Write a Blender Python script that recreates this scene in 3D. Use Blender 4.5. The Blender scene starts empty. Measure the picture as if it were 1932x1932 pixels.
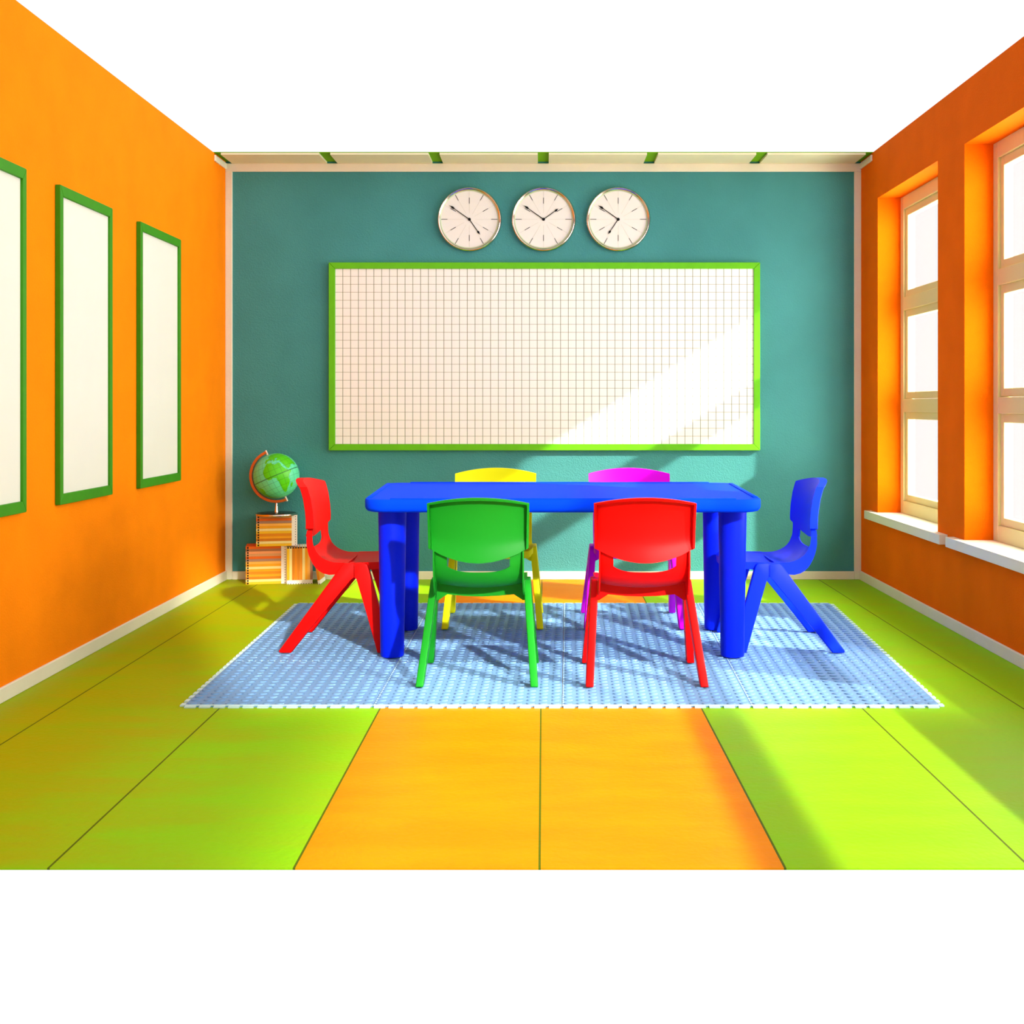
import bpy, bmesh, math, random
from mathutils import Vector, Matrix
random.seed(7)
PI = math.pi
C = bpy.context.scene.collection
F = 2150.0                      # focal length in pixels of the 1932 px frame
VX, VY = 1025.0, 766.0          # principal point of the photograph

# ------------------------------------------------------------------ helpers
def lin(r, g, b):
    f = lambda c: (c/255/12.92) if c/255 <= .04045 else ((c/255+.055)/1.055)**2.4
    return (f(r), f(g), f(b), 1)

def nodes_of(m):
    m.use_nodes = True
    nt = m.node_tree
    return nt, nt.nodes['Principled BSDF'] if 'Principled BSDF' in nt.nodes else nt.nodes.new('ShaderNodeBsdfPrincipled')

def mat(name, col, rough=.5, metal=0., spec=.4, var=.0, var_scale=6., bump=0., bump_scale=120., stretch=(1, 1, 1), coat=0.):
    """plain procedural material: colour with a little noise, and a noise bump"""
    m = bpy.data.materials.new(name); nt, p = nodes_of(m)
    p.inputs['Base Color'].default_value = col
    p.inputs['Roughness'].default_value = rough
    p.inputs['Metallic'].default_value = metal
    p.inputs['Specular IOR Level'].default_value = spec
    p.inputs['Coat Weight'].default_value = coat
    tc = nt.nodes.new('ShaderNodeTexCoord')
    mp = nt.nodes.new('ShaderNodeMapping'); mp.inputs['Scale'].default_value = stretch
    nt.links.new(tc.outputs['Object'], mp.inputs['Vector'])
    if var:
        n = nt.nodes.new('ShaderNodeTexNoise'); n.inputs['Scale'].default_value = var_scale; n.inputs['Detail'].default_value = 5
        nt.links.new(mp.outputs[0], n.inputs['Vector'])
        mr = nt.nodes.new('ShaderNodeMapRange')
        mr.inputs['From Min'].default_value = .3; mr.inputs['From Max'].default_value = .7
        mr.inputs['To Min'].default_value = 1-var; mr.inputs['To Max'].default_value = 1+var
        nt.links.new(n.outputs['Fac'], mr.inputs['Value'])
        mx = nt.nodes.new('ShaderNodeVectorMath'); mx.operation = 'SCALE'
        mx.inputs[0].default_value = col[:3]
        nt.links.new(mr.outputs[0], mx.inputs['Scale'])
        nt.links.new(mx.outputs[0], p.inputs['Base Color'])
    if bump:
        n2 = nt.nodes.new('ShaderNodeTexNoise'); n2.inputs['Scale'].default_value = bump_scale; n2.inputs['Detail'].default_value = 3
        nt.links.new(mp.outputs[0], n2.inputs['Vector'])
        b = nt.nodes.new('ShaderNodeBump'); b.inputs['Strength'].default_value = bump; b.inputs['Distance'].default_value = .01
        nt.links.new(n2.outputs['Fac'], b.inputs['Height'])
        nt.links.new(b.outputs[0], p.inputs['Normal'])
    return m

def sharpen(bm, deg=35):
    for f in bm.faces: f.smooth = True
    for e in bm.edges:
        if len(e.link_faces) == 2 and e.calc_face_angle(0) > math.radians(deg): e.smooth = False

def obj(name, bm, mats, parent=None, loc=None, smooth=True, deg=35):
    bmesh.ops.recalc_face_normals(bm, faces=bm.faces)
    if smooth: sharpen(bm, deg)
    me = bpy.data.meshes.new(name); bm.to_mesh(me); bm.free()
    for m in (mats if isinstance(mats, (list, tuple)) else [mats]): me.materials.append(m)
    o = bpy.data.objects.new(name, me); C.objects.link(o)
    if parent: o.parent = parent
    if loc: o.location = loc
    return o

def tag(o, label=None, cat=None, group=None, kind=None):
    if label: o['label'] = label
    if cat: o['category'] = cat
    if group: o['group'] = group
    if kind: o['kind'] = kind
    return o

def thing(name, label, cat, loc=(0, 0, 0), group=None, rot=(0, 0, 0), scale=1):
    o = bpy.data.objects.new(name, None); C.objects.link(o)
    o.location = loc; o.rotation_euler = rot; o.scale = (scale,)*3; o.empty_display_size = .05
    return tag(o, label, cat, group)

def struct(name, bm, m, parent=None, loc=None, smooth=False):
    o = obj(name, bm, m, parent, loc, smooth)
    if not parent: o['kind'] = 'structure'
    return o

def box(bm, x0, x1, y0, y1, z0, z1, bev=0., seg=2, mi=0):
    vs = [bm.verts.new((x, y, z)) for x in (x0, x1) for y in (y0, y1) for z in (z0, z1)]
    idx = [(0, 1, 3, 2), (4, 6, 7, 5), (0, 4, 5, 1), (2, 3, 7, 6), (0, 2, 6, 4), (1, 5, 7, 3)]
    fs = [bm.faces.new([vs[i] for i in q]) for q in idx]
    for f in fs: f.material_index = mi
    if bev:
        es = list({e for f in fs for e in f.edges})
        r = bmesh.ops.bevel(bm, geom=es, offset=bev, segments=seg, profile=.5, affect='EDGES')
        for f in r['faces']: f.material_index = mi
    return fs

def lathe(bm, prof, n=48, axis='Z', cx=0, cy=0, mi=0, c=(0, 0, 0)):
    """prof: list of (r, h); closed at both ends when r == 0"""
    rings = []
    for r, h in prof:
        if r < 1e-6:
            rings.append([bm.verts.new(_ax(0, 0, h, axis, c))])
        else:
            rings.append([bm.verts.new(_ax(r*math.cos(2*PI*k/n), r*math.sin(2*PI*k/n), h, axis, c)) for k in range(n)])
    for a, b in zip(rings, rings[1:]):
        for k in range(n):
            k2 = (k+1) % n
            if len(a) == 1 and len(b) == 1: continue
            if len(a) == 1: f = bm.faces.new((a[0], b[k], b[k2]))
            elif len(b) == 1: f = bm.faces.new((a[k], a[k2], b[0]))
            else: f = bm.faces.new((a[k], a[k2], b[k2], b[k]))
            f.material_index = mi
def _ax(x, y, h, axis, c):
    if axis == 'Z': p = (x, y, h)
    elif axis == 'Y': p = (x, h, y)
    else: p = (h, x, y)
    return (p[0]+c[0], p[1]+c[1], p[2]+c[2])

def prism(bm, pts, a0, a1, plane='YZ', bev=0., seg=2, mi=0):
    """closed polygon extruded along the third axis; a0/a1 numbers or functions of the point"""
    def mk(p, a):
        v = a(p) if callable(a) else a
        if plane == 'YZ': return (v, p[0], p[1])
        if plane == 'XZ': return (p[0], v, p[1])
        return (p[0], p[1], v)
    A = [bm.verts.new(mk(p, a0)) for p in pts]; B = [bm.verts.new(mk(p, a1)) for p in pts]
    fs = [bm.faces.new(A), bm.faces.new(B[::-1])]
    n = len(pts)
    for i in range(n): fs.append(bm.faces.new((A[i], B[i], B[(i+1) % n], A[(i+1) % n])))
    for f in fs: f.material_index = mi
    if bev:
        es = list({e for f in fs for e in f.edges})
        bmesh.ops.bevel(bm, geom=es, offset=bev, segments=seg, profile=.5, affect='EDGES', clamp_overlap=True)

def grid_solid(bm, P, N, mask=None):
    """front points P[i][j], back points N[i][j]; closed shell over the cells where mask is true"""
    n, m = len(P), len(P[0])
    if mask is None: mask = [[True]*(m-1) for _ in range(n-1)]
    fv, bv = {}, {}
    def V(d, S, i, j):
        if (i, j) not in d: d[(i, j)] = bm.verts.new(S[i][j])
        return d[(i, j)]
    on = lambda i, j: 0 <= i < n-1 and 0 <= j < m-1 and mask[i][j]
    for i in range(n-1):
        for j in range(m-1):
            if not mask[i][j]: continue
            q = [(i, j), (i+1, j), (i+1, j+1), (i, j+1)]
            bm.faces.new([V(fv, P, *k) for k in q]); bm.faces.new([V(bv, N, *k) for k in q[::-1]])
            for (a, b, ni, nj) in ((q[0], q[1], i, j-1), (q[1], q[2], i+1, j), (q[2], q[3], i, j+1), (q[3], q[0], i-1, j)):
                if not on(ni, nj):
                    bm.faces.new((V(fv, P, *a), V(fv, P, *b), V(bv, N, *b), V(bv, N, *a)))

def catmull(pts, n):
    """arc-length resampled Catmull-Rom through pts, as a function of 0..1"""
    P = [Vector(p) for p in pts]; P = [2*P[0]-P[1]] + P + [2*P[-1]-P[-2]]
    out = []
    for i in range(1, len(P)-2):
        for k in range(24):
            t = k/24; a, b, c, d = P[i-1:i+3]
            out.append(.5*((2*b)+(c-a)*t+(2*a-5*b+4*c-d)*t*t+(3*b-a-3*c+d)*t**3))
    out.append(P[-2])
    L = [0]
    for a, b in zip(out, out[1:]): L.append(L[-1]+(b-a).length)
    def f(s):
        s = min(max(s, 0), 1)*L[-1]
        for i in range(len(L)-1):
            if s <= L[i+1]:
                k = (s-L[i])/max(L[i+1]-L[i], 1e-9); return out[i].lerp(out[i+1], k)
        return out[-1]
    return f, L[-1]

# ------------------------------------------------------------------ materials
M = {}
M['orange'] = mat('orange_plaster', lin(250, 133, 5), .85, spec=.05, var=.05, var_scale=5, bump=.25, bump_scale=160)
M['orange_shaded'] = mat('shaded_orange_plaster', lin(240, 108, 0), .85, spec=.05, var=.05, var_scale=5, bump=.25, bump_scale=160)  # wall orange deepened: shade of the window wall put into its colour
M['teal'] = mat('teal_plaster', lin(72, 142, 138), .85, spec=.05, var=.09, var_scale=2.2, bump=.35, bump_scale=140)
M['trim'] = mat('cream_trim_paint', lin(232, 225, 196), .6, spec=.25, var=.03, bump=.1, bump_scale=90)
M['ceil'] = mat('cream_ceiling_board', lin(226, 222, 180), .8, spec=.1, var=.03)
M['groove'] = mat('green_ceiling_groove', lin(110, 170, 5), .7, spec=.1)
M['wframe'] = mat('cream_window_paint', lin(222, 214, 148), .5, spec=.3, var=.03, var_scale=3)
M['sill'] = mat('cream_sill_paint', lin(236, 232, 205), .45, spec=.3)
M['gframe'] = mat('green_frame_wood', lin(56, 136, 0), .55, spec=.25, var=.06, var_scale=20)
M['bframe'] = mat('lime_board_frame', lin(98, 186, 2), .5, spec=.3, var=.05, var_scale=20)
M['paper'] = mat('white_panel', lin(224, 221, 204), .8, spec=.1, var=.012)
M['dial'] = mat('cream_clock_dial', lin(236, 231, 218), .7, spec=.2)
M['ink'] = mat('dark_ink', lin(38, 38, 30), .6, spec=.2)
M['faint'] = mat('faint_dial_line', lin(205, 200, 178), .7, spec=.2)
M['hand'] = mat('black_clock_hand', lin(14, 16, 14), .5, spec=.1)
M['chrome'] = mat('polished_rim_metal', (.62, .58, .50, 1), .2, metal=1.)
M['chrome_in'] = mat('pale_bezel', lin(196, 208, 170), .35, metal=.3)
M['table'] = mat('blue_table_plastic', lin(2, 62, 240), .6, spec=.02, bump=.03, bump_scale=400)
M['tleg'] = mat('blue_leg_plastic', lin(0, 30, 225), .45, spec=.12)
M['copper'] = mat('orange_meridian_metal', lin(214, 104, 34), .35, metal=.2)
M['pin'] = mat('cream_pin', lin(238, 214, 190), .4)
M['bronze'] = mat('bronze_stand_metal', (.80, .62, .50, 1), .18, metal=1.)
M['darkbase'] = mat('dark_stand_lacquer', lin(46, 38, 32), .25, spec=.4)
M['pages'] = mat('book_pages', lin(226, 224, 210), .9, spec=.1, var=.1, var_scale=60, stretch=(1, 1, 12))
M['matt'] = mat('pale_blue_rubber', lin(112, 154, 194), .55, spec=.2)
M['matedge'] = mat('pale_mint_rubber_edge', lin(190, 222, 220), .5, spec=.4)

# glass: mostly clear with a weak reflection
g = bpy.data.materials.new('window_glass'); g.use_nodes = True; nt = g.node_tree; nt.nodes.clear()
o_ = nt.nodes.new('ShaderNodeOutputMaterial'); mx = nt.nodes.new('ShaderNodeMixShader'); mx.inputs[0].default_value = .06
tr = nt.nodes.new('ShaderNodeBsdfTransparent'); gl = nt.nodes.new('ShaderNodeBsdfGlossy'); gl.inputs['Roughness'].default_value = .03
nt.links.new(tr.outputs[0], mx.inputs[1]); nt.links.new(gl.outputs[0], mx.inputs[2]); nt.links.new(mx.outputs[0], o_.inputs[0])
M['glass'] = g

def math_node(nt, op, a, b=None, c=None):
    n = nt.nodes.new('ShaderNodeMath'); n.operation = op
    for i, v in enumerate((a, b, c)):
        if v is None: continue
        if isinstance(v, (int, float)): n.inputs[i].default_value = v
        else: nt.links.new(v, n.inputs[i])
    return n.outputs[0]
def mixc(nt, fac, a, b):
    n = nt.nodes.new('ShaderNodeMix'); n.data_type = 'RGBA'
    for s, v in ((n.inputs['Factor'], fac), (n.inputs['A'], a), (n.inputs['B'], b)):
        if isinstance(v, (int, float, tuple)): s.default_value = v
        else: nt.links.new(v, s)
    return n.outputs['Result']
def xyz(nt, kind='Object'):
    tc = nt.nodes.new('ShaderNodeTexCoord'); s = nt.nodes.new('ShaderNodeSeparateXYZ')
    nt.links.new(tc.outputs[kind], s.inputs[0]); return s.outputs, tc

# floor: wide boards, two orange ones in the middle, green outside, with worn streaks
def floor_material():
    m = bpy.data.materials.new('painted_floor_boards'); nt, p = nodes_of(m)
    s, tc = xyz(nt)
    x = math_node(nt, 'DIVIDE', math_node(nt, 'ADD', s[0], .008), .5315)
    fr = math_node(nt, 'ABSOLUTE', math_node(nt, 'SUBTRACT', x, math_node(nt, 'ROUND', x)))
    seam = math_node(nt, 'LESS_THAN', fr, .0052)
    inner = math_node(nt, 'LESS_THAN', math_node(nt, 'ABSOLUTE', x), 1.0)
    mp = nt.nodes.new('ShaderNodeMapping'); mp.inputs['Scale'].default_value = (1.0, 3.2, 1)
    nt.links.new(tc.outputs['Object'], mp.inputs[0])
    n = nt.nodes.new('ShaderNodeTexNoise'); n.inputs['Scale'].default_value = 2.3; n.inputs['Detail'].default_value = 8; n.inputs['Roughness'].default_value = .62
    nt.links.new(mp.outputs[0], n.inputs['Vector'])
    mr = nt.nodes.new('ShaderNodeMapRange'); mr.inputs['From Min'].default_value = .38; mr.inputs['From Max'].default_value = .66
    nt.links.new(n.outputs['Fac'], mr.inputs['Value']); f = mr.outputs[0]
    green = mixc(nt, f, lin(146, 192, 14), lin(136, 200, 10))
    # browner green towards the left: wall bounce and shade put into the colour
    shade_olive = mixc(nt, f, lin(160, 164, 0), lin(144, 172, 0))
    isol = nt.nodes.new('ShaderNodeMapRange'); isol.inputs['From Min'].default_value = -.75; isol.inputs['From Max'].default_value = -1.35
    nt.links.new(math_node(nt, 'ADD', s[0], math_node(nt, 'MULTIPLY', n.outputs['Fac'], .5)), isol.inputs['Value'])
    isol.inputs['From Min'].default_value = -.55; isol.inputs['From Max'].default_value = -1.1
    green = mixc(nt, isol.outputs[0], green, shade_olive)
    orange = mixc(nt, f, lin(236, 134, 0), lin(240, 144, 0))
    col = mixc(nt, inner, green, orange)
    col = mixc(nt, seam, col, lin(84, 100, 4))
    nt.links.new(col, p.inputs['Base Color'])
    p.inputs['Roughness'].default_value = .5; p.inputs['Specular IOR Level'].default_value = .06
    b = nt.nodes.new('ShaderNodeBump'); b.inputs['Strength'].default_value = .15; b.inputs['Distance'].default_value = .01
    n3 = nt.nodes.new('ShaderNodeTexNoise'); n3.inputs['Scale'].default_value = 60
    nt.links.new(tc.outputs['Object'], n3.inputs['Vector']); nt.links.new(n3.outputs['Fac'], b.inputs['Height']); nt.links.new(b.outputs[0], p.inputs['Normal'])
    return m
M['floor'] = floor_material()

# grid board: cream with ruled lines (object origin at the panel's lower left corner)
BW, BH = (1421-631.5)/327.0, (837.7-507)/327.0
def grid_material():
    m = bpy.data.materials.new('ruled_white_panel'); nt, p = nodes_of(m)
    s, tc = xyz(nt)
    def line(c, step, w):
        v = math_node(nt, 'DIVIDE', c, step)
        d = math_node(nt, 'ABSOLUTE', math_node(nt, 'SUBTRACT', v, math_node(nt, 'ROUND', v)))
        return math_node(nt, 'LESS_THAN', d, w/step/2)
    v = line(s[0], BW/54, .0034); h = line(s[2], BH/22, .003)
    c = mixc(nt, h, lin(244, 240, 228), lin(180, 174, 146))
    c = mixc(nt, v, c, lin(126, 132, 98))
    nt.links.new(c, p.inputs['Base Color']); p.inputs['Roughness'].default_value = .55; p.inputs['Specular IOR Level'].default_value = .2
    return m
M['grid'] = grid_material()

# globe: mint sea with graticule lines (object z axis is the globe's axis)
def globe_mat(name, col, line):
    m = bpy.data.materials.new(name); nt, p = nodes_of(m)
    s, tc = xyz(nt)
    lat = math_node(nt, 'DIVIDE', math_node(nt, 'ARCSINE', math_node(nt, 'DIVIDE', s[2], .1283)), math.radians(15))
    lon = math_node(nt, 'DIVIDE', math_node(nt, 'ARCTAN2', s[0], s[1]), math.radians(15))
    dl = math_node(nt, 'ABSOLUTE', math_node(nt, 'SUBTRACT', lat, math_node(nt, 'ROUND', lat)))
    do = math_node(nt, 'ABSOLUTE', math_node(nt, 'SUBTRACT', lon, math_node(nt, 'ROUND', lon)))
    a = math_node(nt, 'MAXIMUM', math_node(nt, 'LESS_THAN', dl, .035), math_node(nt, 'LESS_THAN', do, .035))
    eq = math_node(nt, 'LESS_THAN', math_node(nt, 'ABSOLUTE', lat), .075)
    c = mixc(nt, math_node(nt, 'MULTIPLY', a, .55), col, line)
    c = mixc(nt, eq, c, line)
    nt.links.new(c, p.inputs['Base Color']); p.inputs['Roughness'].default_value = .35; p.inputs['Specular IOR Level'].default_value = .4
    return m
M['sea'] = globe_mat('globe_sea', lin(104, 226, 168), lin(50, 130, 84))
M['land'] = globe_mat('globe_land', lin(88, 206, 8), lin(44, 132, 8))

# book cover: own colour with cream end band, black square and dot on the spine
def book_mat(name, col):
    m = bpy.data.materials.new(name); nt, p = nodes_of(m)
    s, tc = xyz(nt)
    x, y, z = s[0], s[1], s[2]
    ab = lambda v: math_node(nt, 'ABSOLUTE', v)
    band = math_node(nt, 'GREATER_THAN', x, .0818)
    def spot(cx, r):
        a = math_node(nt, 'LESS_THAN', ab(math_node(nt, 'SUBTRACT', x, cx)), r)
        b = math_node(nt, 'LESS_THAN', ab(z), r)
        return math_node(nt, 'MULTIPLY', math_node(nt, 'MULTIPLY', a, b), math_node(nt, 'LESS_THAN', y, .001))
    n = nt.nodes.new('ShaderNodeTexNoise'); n.inputs['Scale'].default_value = 30
    nt.links.new(tc.outputs['Object'], n.inputs['Vector'])
    base = mixc(nt, math_node(nt, 'MULTIPLY', n.outputs['Fac'], .12), col, (0.2, .1, .02, 1))
    c = mixc(nt, band, base, lin(240, 230, 214))
    c = mixc(nt, math_node(nt, 'MAXIMUM', spot(-.1005, .0046), spot(.1025, .0022)), c, lin(22, 14, 8))
    nt.links.new(c, p.inputs['Base Color']); p.inputs['Roughness'].default_value = .6; p.inputs['Specular IOR Level'].default_value = .25
    return m
BOOKC = {'rust orange': (232, 100, 6), 'brown': (166, 104, 62), 'salmon': (244, 158, 96), 'tan': (216, 150, 92),
         'grey-brown': (172, 128, 102), 'light orange': (252, 180, 74), 'amber': (240, 160, 12), 'cream': (242, 218, 142),
         'dark amber': (222, 130, 6), 'ochre': (206, 118, 8), 'yellow': (240, 184, 22)}
BM = {k: book_mat('book_cover_'+k.replace(' ', '_').replace('-', '_'), lin(*v)) for k, v in BOOKC.items()}

# ------------------------------------------------------------------ the room
XW, YB, ZC = 1.832, 6.575, 2.3976
YN = 2.466                      # near end of the floor and of the side walls
bm = bmesh.new(); box(bm, -2.02, 2.02, YN, YB+.15, -.004, 0); struct('floor', bm, M['floor'])
bm = bmesh.new(); box(bm, -2.02, 2.02, YB, YB+.15, 0, ZC+.012); struct('wall_back', bm, M['teal'])
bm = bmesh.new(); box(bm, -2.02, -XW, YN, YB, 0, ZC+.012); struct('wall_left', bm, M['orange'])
XO = 2.03
ZS, ZH = .417, 2.139            # sill and head of the window openings
WIN = [(5.291, 6.242), (4.005, 4.956)]
OPEN = (.45, 3.67)              # the wall goes on under an unseen wide opening, added to admit the beams
bm = bmesh.new()
box(bm, XW, XO, OPEN[0], YB, 0, ZS-.045); box(bm, XW, XO, OPEN[1], YB, ZH, ZC+.012)
ys = [YB, WIN[0][1], WIN[0][0], WIN[1][1], WIN[1][0], OPEN[1]]
for a, b in zip(ys[::2], ys[1::2]): box(bm, XW, XO, b, a, ZS-.045, ZH)
for a, b in WIN: box(bm, XW+.13, XO, a, b, ZS-.045, ZS-.002)
struct('wall_right', bm, M['orange_shaded'])
bm = bmesh.new()
box(bm, 1.95, 2.0, OPEN[0], OPEN[1], .865, .955, .002, 1); box(bm, 1.80, 2.0, OPEN[0], OPEN[1], ZS-.045, ZS, .002, 1)
for y in (OPEN[0], OPEN[1]-.04): box(bm, 1.95, 2.0, y, y+.04, ZS, ZC, .002, 1)
box(bm, 1.95, 2.0, OPEN[0], OPEN[1], ZC-.04, ZC, .002, 1)
struct('window_3', bm, M['wframe'])  # unseen frame added around the opening; its rail shades a floor strip

# ceiling: cream boards with green grooves between them
YCN = 1.3976*F/474
bm = bmesh.new()
edges = [-1.794]
for k in (-2, -1, 0, 1, 2): edges += [k*.608-.031, k*.608+.031]
edges += [1.794]
for a, b in zip(edges[::2], edges[1::2]): box(bm, a, b, YCN, YB, ZC, ZC+.012)
box(bm, -2.02, 2.03, YCN, YB, ZC+.012, ZC+.016, mi=1)
struct('ceiling', bm, [M['ceil'], M['groove']])

# trims
def tr(name, *b):
    bm = bmesh.new(); box(bm, *b, bev=.002, seg=1); return struct(name, bm, M['trim'])
tr('trim_1', -XW, XW, YB-.012, YB, ZC-.047, ZC)
tr('trim_2', -XW, -XW+.010, YCN, YB-.012, ZC-.034, ZC)
tr('trim_3', XW-.010, XW, YCN, YB-.012, ZC-.034, ZC)
tr('trim_4', -XW, -XW+.040, YB-.012, YB, .0, ZC-.047)
tr('trim_5', XW-.040, XW, YB-.012, YB, .0, ZC-.047)
tr('baseboard_back', -XW+.04, XW-.04, YB-.014, YB, 0, .047)
tr('baseboard_left', -XW, -XW+.012, YN, YB-.014, 0, .051)
tr('baseboard_right', XW-.012, XW, OPEN[0], YB-.014, 0, .051)

# windows
PANES = [(1.627, 2.030), (1.076, 1.481), (.521, .929)]
for k, (y0, y1) in enumerate(WIN):
    w = bpy.data.objects.new('window_%d' % (k+1), None); C.objects.link(w); w.location = (XW+.125, (y0+y1)/2, ZS); w['kind'] = 'structure'
    def L(bm): bmesh.ops.translate(bm, verts=bm.verts, vec=-w.location); return bm
    xf = XW+.125
    bm = bmesh.new()
    for a, b in ((y0, y0+.05), (y1-.05, y1)): box(bm, xf, xf+.06, a, b, ZS, ZH, .002, 1)
    for a, b in ((2.069, ZH), (1.519, 1.590), (.967, 1.038), (ZS, .485)): box(bm, xf, xf+.058, y0+.05, y1-.05, a, b, .002, 1)
    f = obj('window_frame', L(bm), M['wframe'], w)
    for a, b in PANES:
        bm = bmesh.new(); xs = xf+.012
        lo, hi = a-.036, b+.039
        if a == .521: hi = b+.038
        for p, q in ((y0+.05, y0+.084), (y1-.084, y1-.05)): box(bm, xs, xs+.04, p, q, lo, hi, .002, 1)
        box(bm, xs, xs+.04, y0+.084, y1-.084, lo, a, .002, 1); box(bm, xs, xs+.04, y0+.084, y1-.084, b, hi, .002, 1)
        s_ = obj('sash', L(bm), M['wframe'], w)
        bm = bmesh.new(); box(bm, xs+.016, xs+.020, y0+.084, y1-.084, a, b)
        obj('pane', L(bm), M['glass'], s_)
    bm = bmesh.new(); box(bm, 1.793, xf+.02, y0, y1, ZS-.045, ZS, .0015, 1)
    box(bm, 1.793, XW, y0-.129, y0+.001, ZS-.045, ZS, .0015, 1); box(bm, 1.793, XW, y1-.001, y1+.127, ZS-.045, ZS, .0015, 1)
    obj('window_sill', L(bm), M['sill'], w)

# ------------------------------------------------------------------ things on the walls
def mitred_frame(bm, w, h, bw, bh, t, gap=.0012, bev=.0016):
    """frame in the XZ plane, lower left at 0,0, front face at y = 0, thickness t behind"""
    g = gap/2
    for pts in ([(g, 0), (w-g, 0), (w-bw-g, bh), (bw+g, bh)], [(g, h), (bw+g, h-bh), (w-bw-g, h-bh), (w-g, h)],
                [(0, g), (bw, bh+g), (bw, h-bh-g), (0, h-g)], [(w, g), (w, h-g), (w-bw, h-bh-g), (w-bw, bh+g)]):
        prism(bm, pts, 0, t, 'XZ', bev, 1)

# board with a ruled grid
sc = 1/327.0*(YB-.03)/YB
bx0, bx1, bz0, bz1 = (620-VX)*sc, (1434.3-VX)*sc, 1-(849.8-VY)*sc, 1-(495-VY)*sc
wb = thing('grid_board', 'wide white board ruled with a fine grid, lime green frame, on the teal wall', 'board', (bx0, YB-.03, bz0))
bm = bmesh.new(); mitred_frame(bm, bx1-bx0, bz1-bz0, .0365, .0365, .029)
box(bm, .004, bx1-bx0-.004, .012, .029, .004, bz1-bz0-.004)
obj('frame', bm, M['bframe'], wb)
bm = bmesh.new(); box(bm, 0, BW, 0, .01, 0, BH)
obj('ruled_panel', bm, M['grid'], wb, loc=(.0365-.001, .008, .0365-.001))

# three framed blank panels on the left wall
for (y0, y1, lab) in ((4.275, 4.795, 'tall white panel in a green frame, middle one of three on the orange wall'),
                      (5.129, 5.700, 'tall white panel in a green frame on the orange wall, closest to the teal wall'),
                      (3.470, 3.996, 'tall white panel in a green frame cut off by the left edge of the photo')):
    t = thing('picture_frame', lab, 'framed panel', (-1.811, y1, .628), 'framed panels on the left wall', rot=(0, 0, -PI/2))
    # local x runs towards the camera, local y into the wall
    t.rotation_euler = (0, 0, PI/2)
    t.location = (-1.811, y0, .628)
    w = y1-y0; h = 1.203
    bm = bmesh.new(); mitred_frame(bm, w, h, .028, .040, .021); box(bm, .003, w-.003, .013, .0209, .003, h-.003)
    obj('frame', bm, M['gframe'], t)
    bm = bmesh.new(); box(bm, .0275, w-.0275, .010, .0135, .0395, h-.0395)
    obj('blank_panel', bm, M['paper'], t)

# clocks
def ring_line(bm, ang, r0, r1, w, y, mi):
    d = Vector((math.sin(ang), 0, math.cos(ang))); n = Vector((d.z, 0, -d.x))*w/2
    vs = [bm.verts.new(v) for v in (d*r0-n+Vector((0, y, 0)), d*r0+n+Vector((0, y, 0)), d*r1+n+Vector((0, y, 0)), d*r1-n+Vector((0, y, 0)))]
    vb = [bm.verts.new(v.co+Vector((0, .0008, 0))) for v in vs]
    fs = [bm.faces.new(vs), bm.faces.new(vb[::-1])]+[bm.faces.new((vs[i], vb[i], vb[(i+1) % 4], vs[(i+1) % 4])) for i in range(4)]
    for f in fs: f.material_index = mi
KU = sc/4.025                     # crop pixels to metres at the clocks
def hand(dx, dz, y):
    L_ = math.hypot(dx, dz)*KU; a = math.atan2(dx, dz); s = L_
    pts = [(-.0022, 0), (-.0018, s*.74), (-.0048, s*.78), (-.0062, s*.82), (-.0048, s*.87), (-.0012, s*.94), (0, s), (.0012, s*.94), (.0048, s*.87), (.0062, s*.82), (.0048, s*.78), (.0018, s*.74), (.0022, 0)]
    bm = bmesh.new(); prism(bm, pts, y, y+.0016, 'XZ')
    bmesh.ops.rotate(bm, verts=bm.verts, cent=(0, 0, 0), matrix=Matrix.Rotation(a, 3, 'Y')); return bm
for px, mh, hh, lab in ((885.3, (-152, 107), (83, -118), 'round silver-rimmed wall clock on the left, short hand pointing down right'),
                        (1025.5, (-152, 107), (115, 82), 'round silver-rimmed wall clock in the middle, short hand pointing up right'),
                        (1166.6, (-152, 107), (-78, -115), 'round silver-rimmed wall clock on the right, short hand pointing down left')):
    t = thing('wall_clock', lab, 'clock', ((px-VX)*sc, YB, 1-(413.2-VY)*sc), 'clocks above the board')
    R = 245*KU
    bm = bmesh.new()
    prof = [(0, 0), (R*.985, 0), (R, -.006), (R, -.020), (R*.985, -.027), (R*.955, -.031), (R*.92, -.028), (R*.905, -.024)]
    lathe(bm, prof, 96, 'Y'); obj('rim', bm, M['chrome'], t)
    bm = bmesh.new(); lathe(bm, [(R*.912, -.0235), (R*.905, -.0255), (R*.885, -.0225), (R*.875, -.018), (R*.912, -.018), (R*.912, -.0235)], 96, 'Y')
    obj('bezel', bm, M['chrome_in'], t)
    bm = bmesh.new(); lathe(bm, [(0, -.0185), (R*.9, -.0185), (R*.9, -.012), (0, -.012)], 96, 'Y')
    for k in range(12):
        a = k*PI/6
        ring_line(bm, a, 46*KU, 214*KU, .0010, -.0190, 2)
        if k % 2 or k in (3, 9): ring_line(bm, a, 166*KU, 214*KU, .0030, -.0196, 1)
        else: ring_line(bm, a, 119*KU, 165*KU, .0030, -.0196, 1)
    obj('dial', bm, [M['dial'], M['ink'], M['faint']], t)
    obj('minute_hand', hand(*mh, -.0235), M['hand'], t)
    obj('hour_hand', hand(*hh, -.0215), M['hand'], t)
    bm = bmesh.new(); lathe(bm, [(0, -.0262), (.0065, -.0255), (.0084, -.023), (.0084, -.0185)], 24, 'Y'); obj('hub', bm, M['hand'], t)

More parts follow.
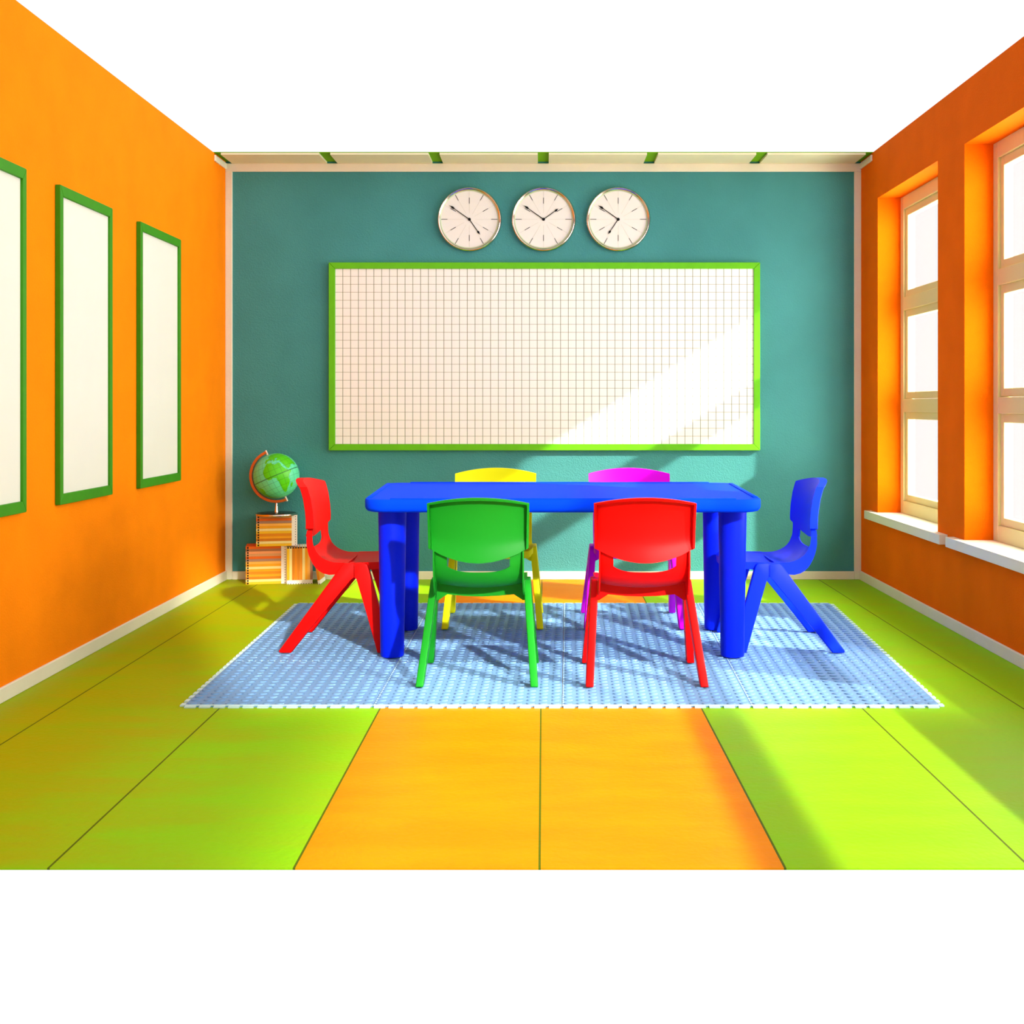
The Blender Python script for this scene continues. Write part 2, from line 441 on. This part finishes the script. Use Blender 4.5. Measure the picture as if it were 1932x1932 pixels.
# ------------------------------------------------------------------ floor mat: 4 x 3 interlocking tiles
ZM = .006
ZT0 = ZM+.0040                # things rest on the tops of the raised pattern
c00, c10, c01, c11 = Vector((-1.193, 3.782)), Vector((1.318, 3.782)), Vector((-1.236, 5.745)), Vector((1.444, 5.745))
def mp(u, v):
    v_ = v/3; u_ = u/4
    return (c00*(1-u_)*(1-v_)+c10*u_*(1-v_)+c01*(1-u_)*v_+c11*u_*v_)
def mbox(bm, u0, u1, v0, v1, z0, z1, mi=0):
    P = [mp(u0, v0), mp(u1, v0), mp(u1, v1), mp(u0, v1)]
    A = [bm.verts.new((p.x, p.y, z0)) for p in P]; B = [bm.verts.new((p.x, p.y, z1)) for p in P]
    fs = [bm.faces.new(A[::-1]), bm.faces.new(B)]+[bm.faces.new((A[i], A[(i+1) % 4], B[(i+1) % 4], B[i])) for i in range(4)]
    for f in fs: f.material_index = mi
rown = ['front', 'middle', 'back']; coln = ['leftmost', 'second from left', 'third from left', 'rightmost']
for i in range(4):
    for j in range(3):
        bm = bmesh.new(); e = .0012
        mbox(bm, i+e, i+1-e, j+e, j+1-e, 0, ZM)
        nt_ = 13
        for k in range(nt_):
            a, b = (k+.1)/nt_, (k+.86)/nt_
            if j == 0: mbox(bm, i+a, i+b, -.022, e, 0.0005, ZM-.0005, 1)
            if j == 2: mbox(bm, i+a, i+b, 3-e, 3.020, 0.0005, ZM-.0005, 1)
            if i == 0: mbox(bm, -.024, e, j+a, j+b-.012, 0.0005, ZM-.0005, 1)
            if i == 3: mbox(bm, 4-e, 4.024, j+a, j+b-.02, 0.0005, ZM-.0005, 1)
        if j == 0: mbox(bm, i+e, i+1-e, .001, .014, ZM-.001, ZM+.0012, 1)
        nb = 15
        for p in range(nb):
            for q in range(nb):
                c = mp(i+(p+.5)/nb, j+(q+.5)/nb)
                n = 14
                r0 = [bm.verts.new((c.x+.0150*math.cos(2*PI*k/n), c.y+.0125*math.sin(2*PI*k/n), ZM)) for k in range(n)]
                r1 = [bm.verts.new((c.x+.0138*math.cos(2*PI*k/n), c.y-.0008+.0108*math.sin(2*PI*k/n), ZM+.0016+.0026*(.5-.5*math.sin(2*PI*k/n)))) for k in range(n)]
                r2 = [bm.verts.new((c.x+.0112*math.cos(2*PI*k/n), c.y+.0002+.0078*math.sin(2*PI*k/n), ZM+.0016+.0020*(.5-.5*math.sin(2*PI*k/n)))) for k in range(n)]
                for k in range(n):
                    k2 = (k+1) % n
                    bm.faces.new((r0[k], r0[k2], r1[k2], r1[k])); bm.faces.new((r1[k], r1[k2], r2[k2], r2[k]))
                bm.faces.new(r2)
        # small studs along the joints
        for k in range(26):
            for (u, v) in (((i+.006, j+(k+.5)/26),) if i else ())+(((i+(k+.5)/26, j+.006),) if j else ()):
                c = mp(u, v); s_ = .0022
                box(bm, c.x-s_, c.x+s_, c.y-s_, c.y+s_, ZM-.0005, ZM+.0014, mi=1)
        o = obj('play_mat_tile', bm, [M['matt'], M['matedge']], deg=50)
        tag(o, 'pale blue textured floor tile, %s in the %s row of the mat' % (coln[i], rown[j]), 'mat tile', 'interlocking tiles of the floor mat')

# ------------------------------------------------------------------ table
tb = thing('activity_table', 'long blue plastic table with thick cylindrical legs on the pale blue mat', 'table', (.0755, 4.80, ZT0))
TY0, TY1, ZT = 4.33-4.80, 5.29-4.80, .6455-ZT0
def rrect(ins, z, seg=10):
    R = .085-ins; out = []
    for (sx, sy, a0) in ((1, -1, -PI/2), (1, 1, 0), (-1, 1, PI/2), (-1, -1, PI)):
        yc = (TY1-.085) if sy > 0 else (TY0+.085)
        for k in range(seg+1):
            a = a0+PI/2*k/seg
            y = yc+R*math.sin(a)
            w = .762+(.802-.762)*(y-TY0)/(TY1-TY0)
            out.append((sx*(w-.085)+R*math.cos(a), y, z))
    return out
bm = bmesh.new()
prev = None
prof = [(.060, ZT-.051), (.022, ZT-.052), (.010, ZT-.049), (.003, ZT-.042), (0, ZT-.034), (0, ZT-.008), (.0025, ZT-.003), (.008, ZT-.001), (.014, ZT-.001)]
for ins, z in prof:
    ring = [bm.verts.new(p) for p in rrect(ins, z)]
    if prev:
        for k in range(len(ring)):
            k2 = (k+1) % len(ring); bm.faces.new((prev[k], prev[k2], ring[k2], ring[k]))
    else: bm.faces.new(ring[::-1])
    prev = ring
bm.faces.new(prev)
# raised lips along the four edges, open at the corners
def lip(pts, w=.009):
    (xa, ya), (xb, yb) = pts; d = Vector((xb-xa, yb-ya)).normalized(); n = Vector((-d.y, d.x))*w
    q = [(xa+n.x, ya+n.y), (xb+n.x, yb+n.y), (xb-n.x, yb-n.y), (xa-n.x, ya-n.y)]
    prism(bm, q, ZT-.004, ZT+.003, 'XY', .0022, 2)
lip(((-.66, TY0+.018), (.66, TY0+.018))); lip(((-.69, TY1-.020), (.69, TY1-.020)))
for s in (-1, 1): lip(((s*.748, TY0+.085), (s*.781, TY1-.085)))
obj('tabletop', bm, M['table'], tb, deg=40)
for (x, y, r0, r1) in ((-.598, 4.513, .0465, .0555), (.749, 4.513, .0465, .0555), (-.603, 5.058, .0465, .0545), (.762, 5.058, .0465, .0545)):
    bm = bmesh.new()
    lathe(bm, [(0, 0), (r0-.008, 0), (r0-.002, .002), (r0, .008), (r1, ZT-.060), (r1, ZT-.048), (0, ZT-.048)], 48)
    obj('leg', bm, M['tleg'], tb, loc=(x-.0755, y-4.80, 0))

# ------------------------------------------------------------------ chairs
prof_f, PL = catmull([(.1285, .468), (.1290, .440), (.133, .412), (.148, .379), (.1845, .353), (.238, .343), (.386, .347), (.430, .344), (.447, .334)], 0)
out_f, _ = catmull([(.1045, .468), (.1035, .440), (.104, .405), (.115, .362), (.141, .318), (.1845, .296), (.250, .303), (.386, .320), (.446, .316)], 0)
def back_y(z):
    pts = [(.42, .1290), (.50, .1300), (.54, .1275), (.595, .119), (.63, .109), (.667, .094)]
    for (a, ya), (b, yb) in zip(pts, pts[1:]):
        if z <= b: return ya+(yb-ya)*(z-a)/(b-a)
    return pts[-1][1]
def chair(color, label, loc, rz, s):
    t = thing('stacking_chair', label, 'chair', loc, 'plastic chairs around the table', rot=(0, 0, rz), scale=s)
    m = color
    # backrest: hollow-backed shell with a rim on the sides and top
    W = [-1, -.955, -.945]+[-.9+.1*k for k in range(19)]+[.945, .955, 1]
    T = [0, .02, .05, .10, .16, .22, .30, .40, .5, .6, .7, .8, .88, .93, .948, .958, 1]
    P, N = [], []
    for i_, tt in enumerate(T):
        rp, rn = [], []
        for w in W:
            aw = abs(w)
            zb = .428+.036*(aw/.85)**2; zt = .664-.0235*w*w
            z = zb+(zt-zb)*tt
            hw = .1805+.003*tt
            # rounded corners
            y = back_y(z)-.036*(1-w*w)
            x = hw*w
            th = .0055
            if tt < .30: th = .0055+.020*(1-tt/.30)**1.6*(1-.35*aw)
            if aw > .95 or tt > .955: th = .029
            rp.append((x, y, z)); rn.append((x, y-th, z))
        P.append(rp); N.append(rn)
    bm = bmesh.new(); grid_solid(bm, P, N)
    obj('backrest', bm, m, t, deg=38)
    # seat shell running up into two stems beside the grip slot
    W = [-1, -.968, -.955, -.88, -.80, -.72, -.69, -.66, -.60]+[-.5+.1*k for k in range(11)]+[.60, .66, .69, .72, .80, .88, .955, .968, 1]
    S = [0, .03, .06, .09, .115, .13, .16, .20, .24, .28, .32, .36, .40, .45, .5, .56, .63, .7, .77, .84, .9, .94, .965, .98, 1]
    HR = 4                                     # row where the slot ends
    P, N = [], []
    for i_, s0 in enumerate(S):
        rp, rn = [], []
        for w in W:
            aw = abs(w)
            corner = .004 if False else 0
            sag = .052*max(0, 1-(aw/.72)**4) * max(0, 1-max(0, (s0-.115))/.25) if s0 >= .06 else .052*max(0, 1-(aw/.72)**4)*s0/.06
            ss = min(1, s0+sag*(1 if s0 < .4 else 0))
            q = prof_f(ss); d = (prof_f(min(1, ss+.01))-prof_f(max(0, ss-.01))).normalized()
            n = Vector((-d.y, d.x)); n = -n if n.y > 0 and ss > .3 else n
            n = Vector((d.y, -d.x))            # outward: backwards on the stems, downwards under the seat
            hw = .164+.008*min(1, max(0, (ss-.3)/.4))
            if ss > .93: hw -= .020*((ss-.93)/.07)**2
            dep = (.036*(1-(.164*w/.1825)**2)) if ss < .12 else 0
            if ss >= .12:
                k = min(1, (ss-.12)/.35); dep = (.036*(1-(.164*w/.1825)**2))*(1-k)+(.016*(1-w*w))*k
                if ss > .8: dep *= 1-.6*(ss-.8)/.2
            p = Vector((q.x, q.y))+n*dep
            b = p+n*.0055
            if aw > .96:
                o_ = out_f(ss); b = Vector((o_.x, o_.y))+n*(dep*.6)
            if s0 >= .975: b = Vector((p.x-.004, p.y-.030))
            rp.append((hw*w, p.x, p.y)); rn.append((hw*w, b.x, b.y))
        P.append(rp); N.append(rn)
    mask = [[not (i_ < HR and abs((W[j]+W[j+1])/2) < .69) for j in range(len(W)-1)] for i_ in range(len(S)-1)]
    bm = bmesh.new(); grid_solid(bm, P, N, mask)
    # web under the seat between the two sides
    prism(bm, [(-.160, .336), (.160, .336), (.167, .268), (.158, .266), (.124, .288), (.06, .282), (0, .280), (-.06, .282), (-.124, .288), (-.158, .266), (-.167, .268)], .247, .253, 'XZ')
    obj('seat', bm, m, t, deg=38)
    # legs: each A-shaped side is a rear and a front leg meeting at a shoulder
    rear = [(.001, .006), (.006, 0), (.050, 0), (.274, .283), (.283, .289), (.2965, .289), (.2965, .343), (.250, .343), (.2405, .336)]
    front = [(.2835, .289), (.296, .289), (.302, .284), (.384, 0), (.434, 0), (.438, .005), (.344, .329), (.338, .340), (.328, .343), (.2835, .343)]
    for sx in (-1, 1):
        for poly in (rear, front):
            out = lambda p: sx*(.186+.030*(1-p[1]/.343))
            inn = lambda p: sx*(.159+.030*(1-p[1]/.343))
            bm = bmesh.new(); prism(bm, poly, inn, out, 'YZ', .0062, 3)
            obj('leg', bm, m, t, deg=45)
        # lug between shoulder and shell
    return t
def plastic(n, c): return mat(n, c, .45, spec=.1)
PG, PR, PY, PM, PB = plastic('green_plastic', lin(20, 132, 28)), plastic('red_plastic', lin(212, 5, 3)), plastic('yellow_plastic', lin(248, 246, 8)), plastic('magenta_plastic', lin(230, 0, 216)), plastic('blue_plastic', lin(6, 44, 232))
chair(PG, 'green plastic chair with its back to the viewer, at the near side of the table', (-.2335, 4.000, ZT0), 0, 1)
chair(PR, 'red plastic chair with its back to the viewer, beside the green chair', (.3655, 4.000, ZT0), 0, 1)
chair(PY, 'yellow plastic chair on the far side of the blue table, facing the viewer', (-.2255, 5.500, ZT0), PI, 1.045)
chair(PM, 'magenta plastic chair on the far side of the blue table, beside the yellow chair', (.4065, 5.500, ZT0), PI, 1.045)
chair(PR, 'red plastic chair seen from the side at the left end of the table', (-1.0625, 4.790, ZT0), -PI/2, 1.035)
chair(PB, 'blue plastic chair seen from the side at the right end of the table', (1.212, 4.790, ZT0), PI/2, 1.035)

# ------------------------------------------------------------------ books in the corner
TH = .01422
def book_meshes(L_, D):
    """spine at y = 0 facing the viewer, length along x, thickness along z, centred"""
    bm = bmesh.new(); h = TH/2-.00025; c = .0013
    pts = [(0, -h), (D, -h), (D, -h+c), (c, -h+c), (c, h-c), (D, h-c), (D, h), (0, h)]
    prism(bm, pts, -L_/2, L_/2, 'YZ', .0003, 1)
    me = bpy.data.meshes.new('cover'); bmesh.ops.recalc_face_normals(bm, faces=bm.faces); bm.to_mesh(me); bm.free()
    bm = bmesh.new(); box(bm, -L_/2+.002, L_/2-.002, c-.0002, D-.003, -h+c-.0001, h-c+.0001)
    mp_ = bpy.data.meshes.new('pages'); bm.to_mesh(mp_); bm.free(); mp_.materials.append(M['pages'])
    return me, mp_
covs = {}
def book(colname, label, loc, rot, group, L_=.2244, D=.145):
    key = (colname, L_)
    if key not in covs:
        me, pg = book_meshes(L_, D); me.materials.append(BM[colname]); covs[key] = (me, pg)
    t = thing('book', label, 'book', loc, group, rot)
    c = bpy.data.objects.new('cover', covs[key][0]); C.objects.link(c); c.parent = t
    p = bpy.data.objects.new('pages', covs[key][1]); C.objects.link(p); p.parent = t
ordw = ['bottom', 'second', 'third', 'fourth', 'fifth', 'sixth', 'seventh', 'eighth', 'ninth', 'tenth', 'eleventh', 'twelfth', 'thirteenth', 'fourteenth', 'fifteenth']
low = ['rust orange', 'brown', 'salmon', 'tan', 'rust orange', 'grey-brown', 'light orange', 'amber', 'cream', 'amber', 'dark amber', 'amber', 'ochre', 'cream', 'yellow'][::-1]
YF = 6.384; k_ = YF/F; YAW = math.radians(12)
lx = ((463.6+539.3)/2-VX)*k_
for i, c in enumerate(low):
    pos = 'at the very bottom' if i == 0 else ('on top, half under the upper stack' if i == 14 else ordw[i]+' from the bottom')
    book(c, '%s book in the lower flat stack, %s' % (c, pos), (lx, YF+.012, TH*(i+.5)), (0, 0, YAW), 'books of the lower flat stack')
ux = ((483.6+559)/2-VX)*k_
for i, c in enumerate(['tan', 'rust orange', 'grey-brown', 'light orange', 'amber', 'cream', 'yellow', 'dark amber', 'amber', 'ochre', 'cream', 'yellow'][::-1]):
    pos = 'at its bottom' if i == 0 else ('on top, right under the globe' if i == 11 else ordw[i]+' from the bottom')
    book(c, '%s book in the upper flat stack below the globe, %s' % (c, pos), (ux, YF+.012, TH*(15+i+.5)), (0, 0, YAW), 'books of the upper flat stack')
vx0 = (540.0-VX)*k_
up = ['yellow', 'cream', 'ochre', 'dark amber', 'ochre', 'dark amber', 'cream', 'amber', 'light orange', 'grey-brown']
for i, c in enumerate(up):
    pos = 'against the flat stack' if i == 0 else ('the last one on the right' if i == 9 else ordw[i]+' from the left')
    # turned so that the cream end band is at the floor
    book(c, '%s book standing upright in the row, %s' % (c, pos), (vx0+.003+TH*(i+.5)*math.cos(YAW), YF+.002+TH*(i+.5)*math.sin(YAW), .1045), (0, PI/2, YAW), 'books standing upright', L_=.209)
a = math.radians(9)
xb = (602.5-VX)*k_
book('dark amber', 'book leaning against the upright row, mostly hidden by the red chair', (xb-math.sin(a)*.1045, YF, math.cos(a)*.1045+.0012), (0, PI/2-a, 0), 'leaning book', L_=.209)

# ------------------------------------------------------------------ globe
GY = 6.452; gx, gz = (521.6-VX)*GY/F, .6045; RG = .1280
ZB = TH*27
gt = thing('desk_globe', 'green and mint tabletop globe on a metal stand on top of the book stack', 'globe', (gx, GY, ZB))
TL = math.radians(-23.1)         # axis leans to the left at the top
ball_loc = (0, 0, gz-ZB)
bm = bmesh.new()
bmesh.ops.create_uvsphere(bm, u_segments=64, v_segments=40, radius=RG)
rot = Matrix.Rotation(-TL, 3, 'Y')   # world to globe frame
CE, RP = (425.0, 395.0), 293.0
lands = [[(365,222),(385,226),(410,213),(430,232),(460,234),(500,212),(520,218),(545,255),(570,276),(600,292),(625,302),(650,296),(650,320),(638,360),(630,400),(642,440),(635,480),(610,530),(595,575),(575,597),(560,570),(545,520),(530,480),(520,450),(498,428),(495,405),(470,402),(440,408),(425,425),(390,434),(360,415),(335,385),(318,345),(322,310),(335,275),(345,245)],
 [(330,205),(338,180),(358,176),(372,158),(352,150),(372,124),(400,112),(440,104),(500,106),(560,125),(610,158),(652,205),(676,250),(652,232),(638,236),(634,268),(622,288),(600,272),(572,246),(545,222),(515,196),(505,180),(480,188),(462,178),(478,160),(460,152),(442,165),(452,182),(440,200),(424,180),(408,172),(420,195),(404,190),(388,182),(372,188),(356,205),(352,226),(334,234)],
 [(665,458),(668,480),(652,526),(641,516),(649,480)],
 [(160,515),(190,510),(235,520),(250,545),(300,550),(325,580),(330,610),(375,655),(440,680),(420,690),(330,675),(240,615),(180,560)]]
def inside(p, poly):
    x, y = p; c = False
    for (x1, y1), (x2, y2) in zip(poly, poly[1:]+poly[:1]):
        if (y1 > y) != (y2 > y) and x < (x2-x1)*(y-y1)/(y2-y1)+x1: c = not c
    return c
def patch(polys, sign, step=.016):
    vc = {}
    def V(i, j):
        if (i, j) not in vc:
            x, y = i*step, j*step; r = math.hypot(x, y); 
            if r > .998: x, y = x/r*.998, y/r*.998
            d = math.sqrt(max(0, 1-x*x-y*y))
            v = Vector((sign*x, -sign*d, y))*(RG+.0007)
            vc[(i, j)] = bm.verts.new(rot @ v)
        return vc[(i, j)]
    n = int(1/step)+1
    for i in range(-n, n):
        for j in range(-n, n):
            x, y = (i+.5)*step, (j+.5)*step
            if x*x+y*y > .992: continue
            px = (CE[0]+x*RP, CE[1]-y*RP)
            if any(inside(px, q) for q in polys):
                try: f = bm.faces.new((V(i, j), V(i+1, j), V(i+1, j+1), V(i, j+1))); f.material_index = 1
                except ValueError: pass
patch(lands, 1)
patch([[(230,170),(330,150),(420,170),(500,150),(600,220),(560,300),(480,330),(470,400),(420,380),(360,330),(300,340),(240,260)], [(480,480),(560,470),(600,520),(540,570),(470,540)]], -1, .03)
for f in bm.faces: f.smooth = True
me = bpy.data.meshes.new('globe_ball'); bm.to_mesh(me); bm.free(); me.materials.append(M['sea']); me.materials.append(M['land'])
gb = bpy.data.objects.new('globe_ball', me); C.objects.link(gb); gb.parent = gt; gb.location = ball_loc; gb.rotation_euler = (0, TL, 0)
# meridian half ring on the left of the axis
bm = bmesh.new(); n = 48; rings = []
for k in range(n+1):
    a = PI*k/n
    d = Vector((-math.sin(a), 0, math.cos(a)))
    rings.append([bm.verts.new(d*r+Vector((0, y, 0))) for r, y in ((.1370, -.006), (.1385, -.007), (.1510, -.007), (.1525, -.006), (.1525, .006), (.1510, .007), (.1385, .007), (.1370, .006))])
for a, b in zip(rings, rings[1:]):
    for i in range(8): bm.faces.new((a[i], a[(i+1) % 8], b[(i+1) % 8], b[i]))
bm.faces.new(rings[0]); bm.faces.new(rings[-1][::-1])
o = obj('meridian', bm, M['copper'], gt, loc=ball_loc); o.rotation_euler = (0, TL, 0)
for s in (1, -1):
    bm = bmesh.new(); lathe(bm, [(0, s*.126), (.0055, s*.126), (.0055, s*.1545), (.004, s*.1565), (0, s*.1565)], 20)
    o = obj('pin', bm, M['pin'], gt, loc=ball_loc); o.rotation_euler = (0, TL, 0)
bm = bmesh.new(); zt = gz-ZB-.151
lathe(bm, [(0, .006), (.0135, .006), (.0130, .012), (.0115, .016), (.0050, zt-.004), (.0062, zt-.003), (.0062, zt+.001), (0, zt+.001)], 32)
obj('stem', bm, M['bronze'], gt)
bm = bmesh.new(); lathe(bm, [(0, 0), (.110, 0), (.1165, .004), (.1168, .008), (.110, .0115), (.06, .0145), (.016, .016), (0, .016)], 64)
obj('base', bm, M['darkbase'], gt)
bm = bmesh.new(); lathe(bm, [(.109, .0), (.1172, .0005), (.1178, .003), (.1178, .0075), (.1165, .0095), (.109, .0118), (.109, 0)], 64)
obj('base_rim', bm, M['bronze'], gt)

# ------------------------------------------------------------------ light
w = bpy.data.worlds.new('daylight'); bpy.context.scene.world = w; w.use_nodes = True; nt = w.node_tree
bg = nt.nodes['Background']
s, tc = xyz(nt, 'Generated')
def mapr(v, a, b, c, d):
    n = nt.nodes.new('ShaderNodeMapRange'); n.interpolation_type = 'SMOOTHSTEP'
    n.inputs['From Min'].default_value = a; n.inputs['From Max'].default_value = b; n.inputs['To Min'].default_value = c; n.inputs['To Max'].default_value = d
    nt.links.new(v, n.inputs['Value']); return n.outputs[0]
side = mapr(s[0], -.85, -.45, .42, 1.0)        # the sky is darker over on the left
# broad glow of the sky around the sun, low on the window side and towards the open front
g_ = Vector((.80, -.52, .28)).normalized()
dt = math_node(nt, 'ADD', math_node(nt, 'ADD', math_node(nt, 'MULTIPLY', s[0], g_.x), math_node(nt, 'MULTIPLY', s[1], g_.y)), math_node(nt, 'MULTIPLY', s[2], g_.z))
bright = math_node(nt, 'ADD', 1.0, mapr(dt, .55, 1.0, 0, 1.1))
front = mapr(s[1], -.5, .2, .80, 1.0)
st = math_node(nt, 'MULTIPLY', math_node(nt, 'MULTIPLY', side, bright), front)
bg.inputs['Color'].default_value = (1, 1, 1, 1)
nt.links.new(math_node(nt, 'MULTIPLY', st, 1.05), bg.inputs['Strength'])

def beam(name, d, target, w_, h_, dist, power, spread, col, horiz):
    """a distant lamp whose parallel rays travel along d"""
    d = Vector(d).normalized(); hz = Vector(horiz); u = (hz-d*hz.dot(d)).normalized(); v = (-d).cross(u).normalized()
    l = bpy.data.lights.new(name, 'AREA'); l.shape = 'RECTANGLE'; l.size = w_; l.size_y = h_; l.energy = power; l.spread = math.radians(spread); l.color = col
    o = bpy.data.objects.new(name, l); C.objects.link(o)
    o.matrix_world = Matrix.Translation(Vector(target)-d*dist) @ Matrix((u, v, -d)).transposed().to_4x4()
    return o
# low sun from the right, shining through the windows
dA = Vector((-1.8, 1, -1.15))
dn = dA.normalized(); u_ = (Vector((0, 1, 0))-dn*dn.y).normalized(); v_ = (-dn).cross(u_)
# (the beam is cut to the windows, and to the added opening beyond the frame)
for Y0_, Y1_, Z0_, Z1_ in ((3.85, 6.30, .34, 2.25), (.30, 3.66, .50, 1.66)):
    w_, h_ = (Y1_-Y0_)*abs(u_.y), (Z1_-Z0_)*abs(dn.x)/math.sqrt(1-dn.y**2)
    beam('sun_beam', dA, (2.03, (Y0_+Y1_)/2, (Z0_+Z1_)/2), w_, h_, 9, (12 if Y0_ > 3 else 7.5)*w_*h_, 1.6, (1, .96, .88), (0, 1, 0))
# daylight entering by the two windows
for y0, y1 in WIN:
    l = bpy.data.lights.new('window_daylight', 'AREA'); l.shape = 'RECTANGLE'; l.size = 1.15; l.size_y = 1.9; l.energy = 15*PI*1.15*1.9; l.color = (1, .99, .95)
    o = bpy.data.objects.new('window_daylight', l); C.objects.link(o); o.location = (2.30, (y0+y1)/2, 1.27)
    o.matrix_world = Matrix.Translation(o.location) @ Matrix(((0, 0, 1, 0), (1, 0, 0, 0), (0, 1, 0, 0), (0, 0, 0, 1)))
# added second beam from the open front, aimed to cast the furniture's shadows
dB = Vector((-.42, .83, -.41))
dn = dB.normalized(); u_ = (Vector((1, 0, 0))-dn*dn.x).normalized(); v_ = (-dn).cross(u_)
beam('added_furniture_beam', dB, (-.22, 5.12, 0), 2.65*abs(u_.x), 2.75*abs(v_.y), 9, 17.5, 2.0, (1, .97, .92), (1, 0, 0))

cam = bpy.data.cameras.new('camera'); co = bpy.data.objects.new('camera', cam); C.objects.link(co)
co.location = (0, 0, 1); co.rotation_euler = (PI/2, 0, 0)
cam.sensor_width = 36; cam.lens = F/1932*36; cam.shift_x = -(VX-966)/1932; cam.shift_y = (VY-966)/1932
bpy.context.scene.camera = co
sn = bpy.context.scene
sn.view_settings.view_transform = 'Standard'; sn.view_settings.look = 'None'; sn.view_settings.exposure = 0; sn.view_settings.gamma = 1
sn.view_settings.use_curve_mapping = False
sn.cycles.max_bounces = 8; sn.cycles.diffuse_bounces = 5
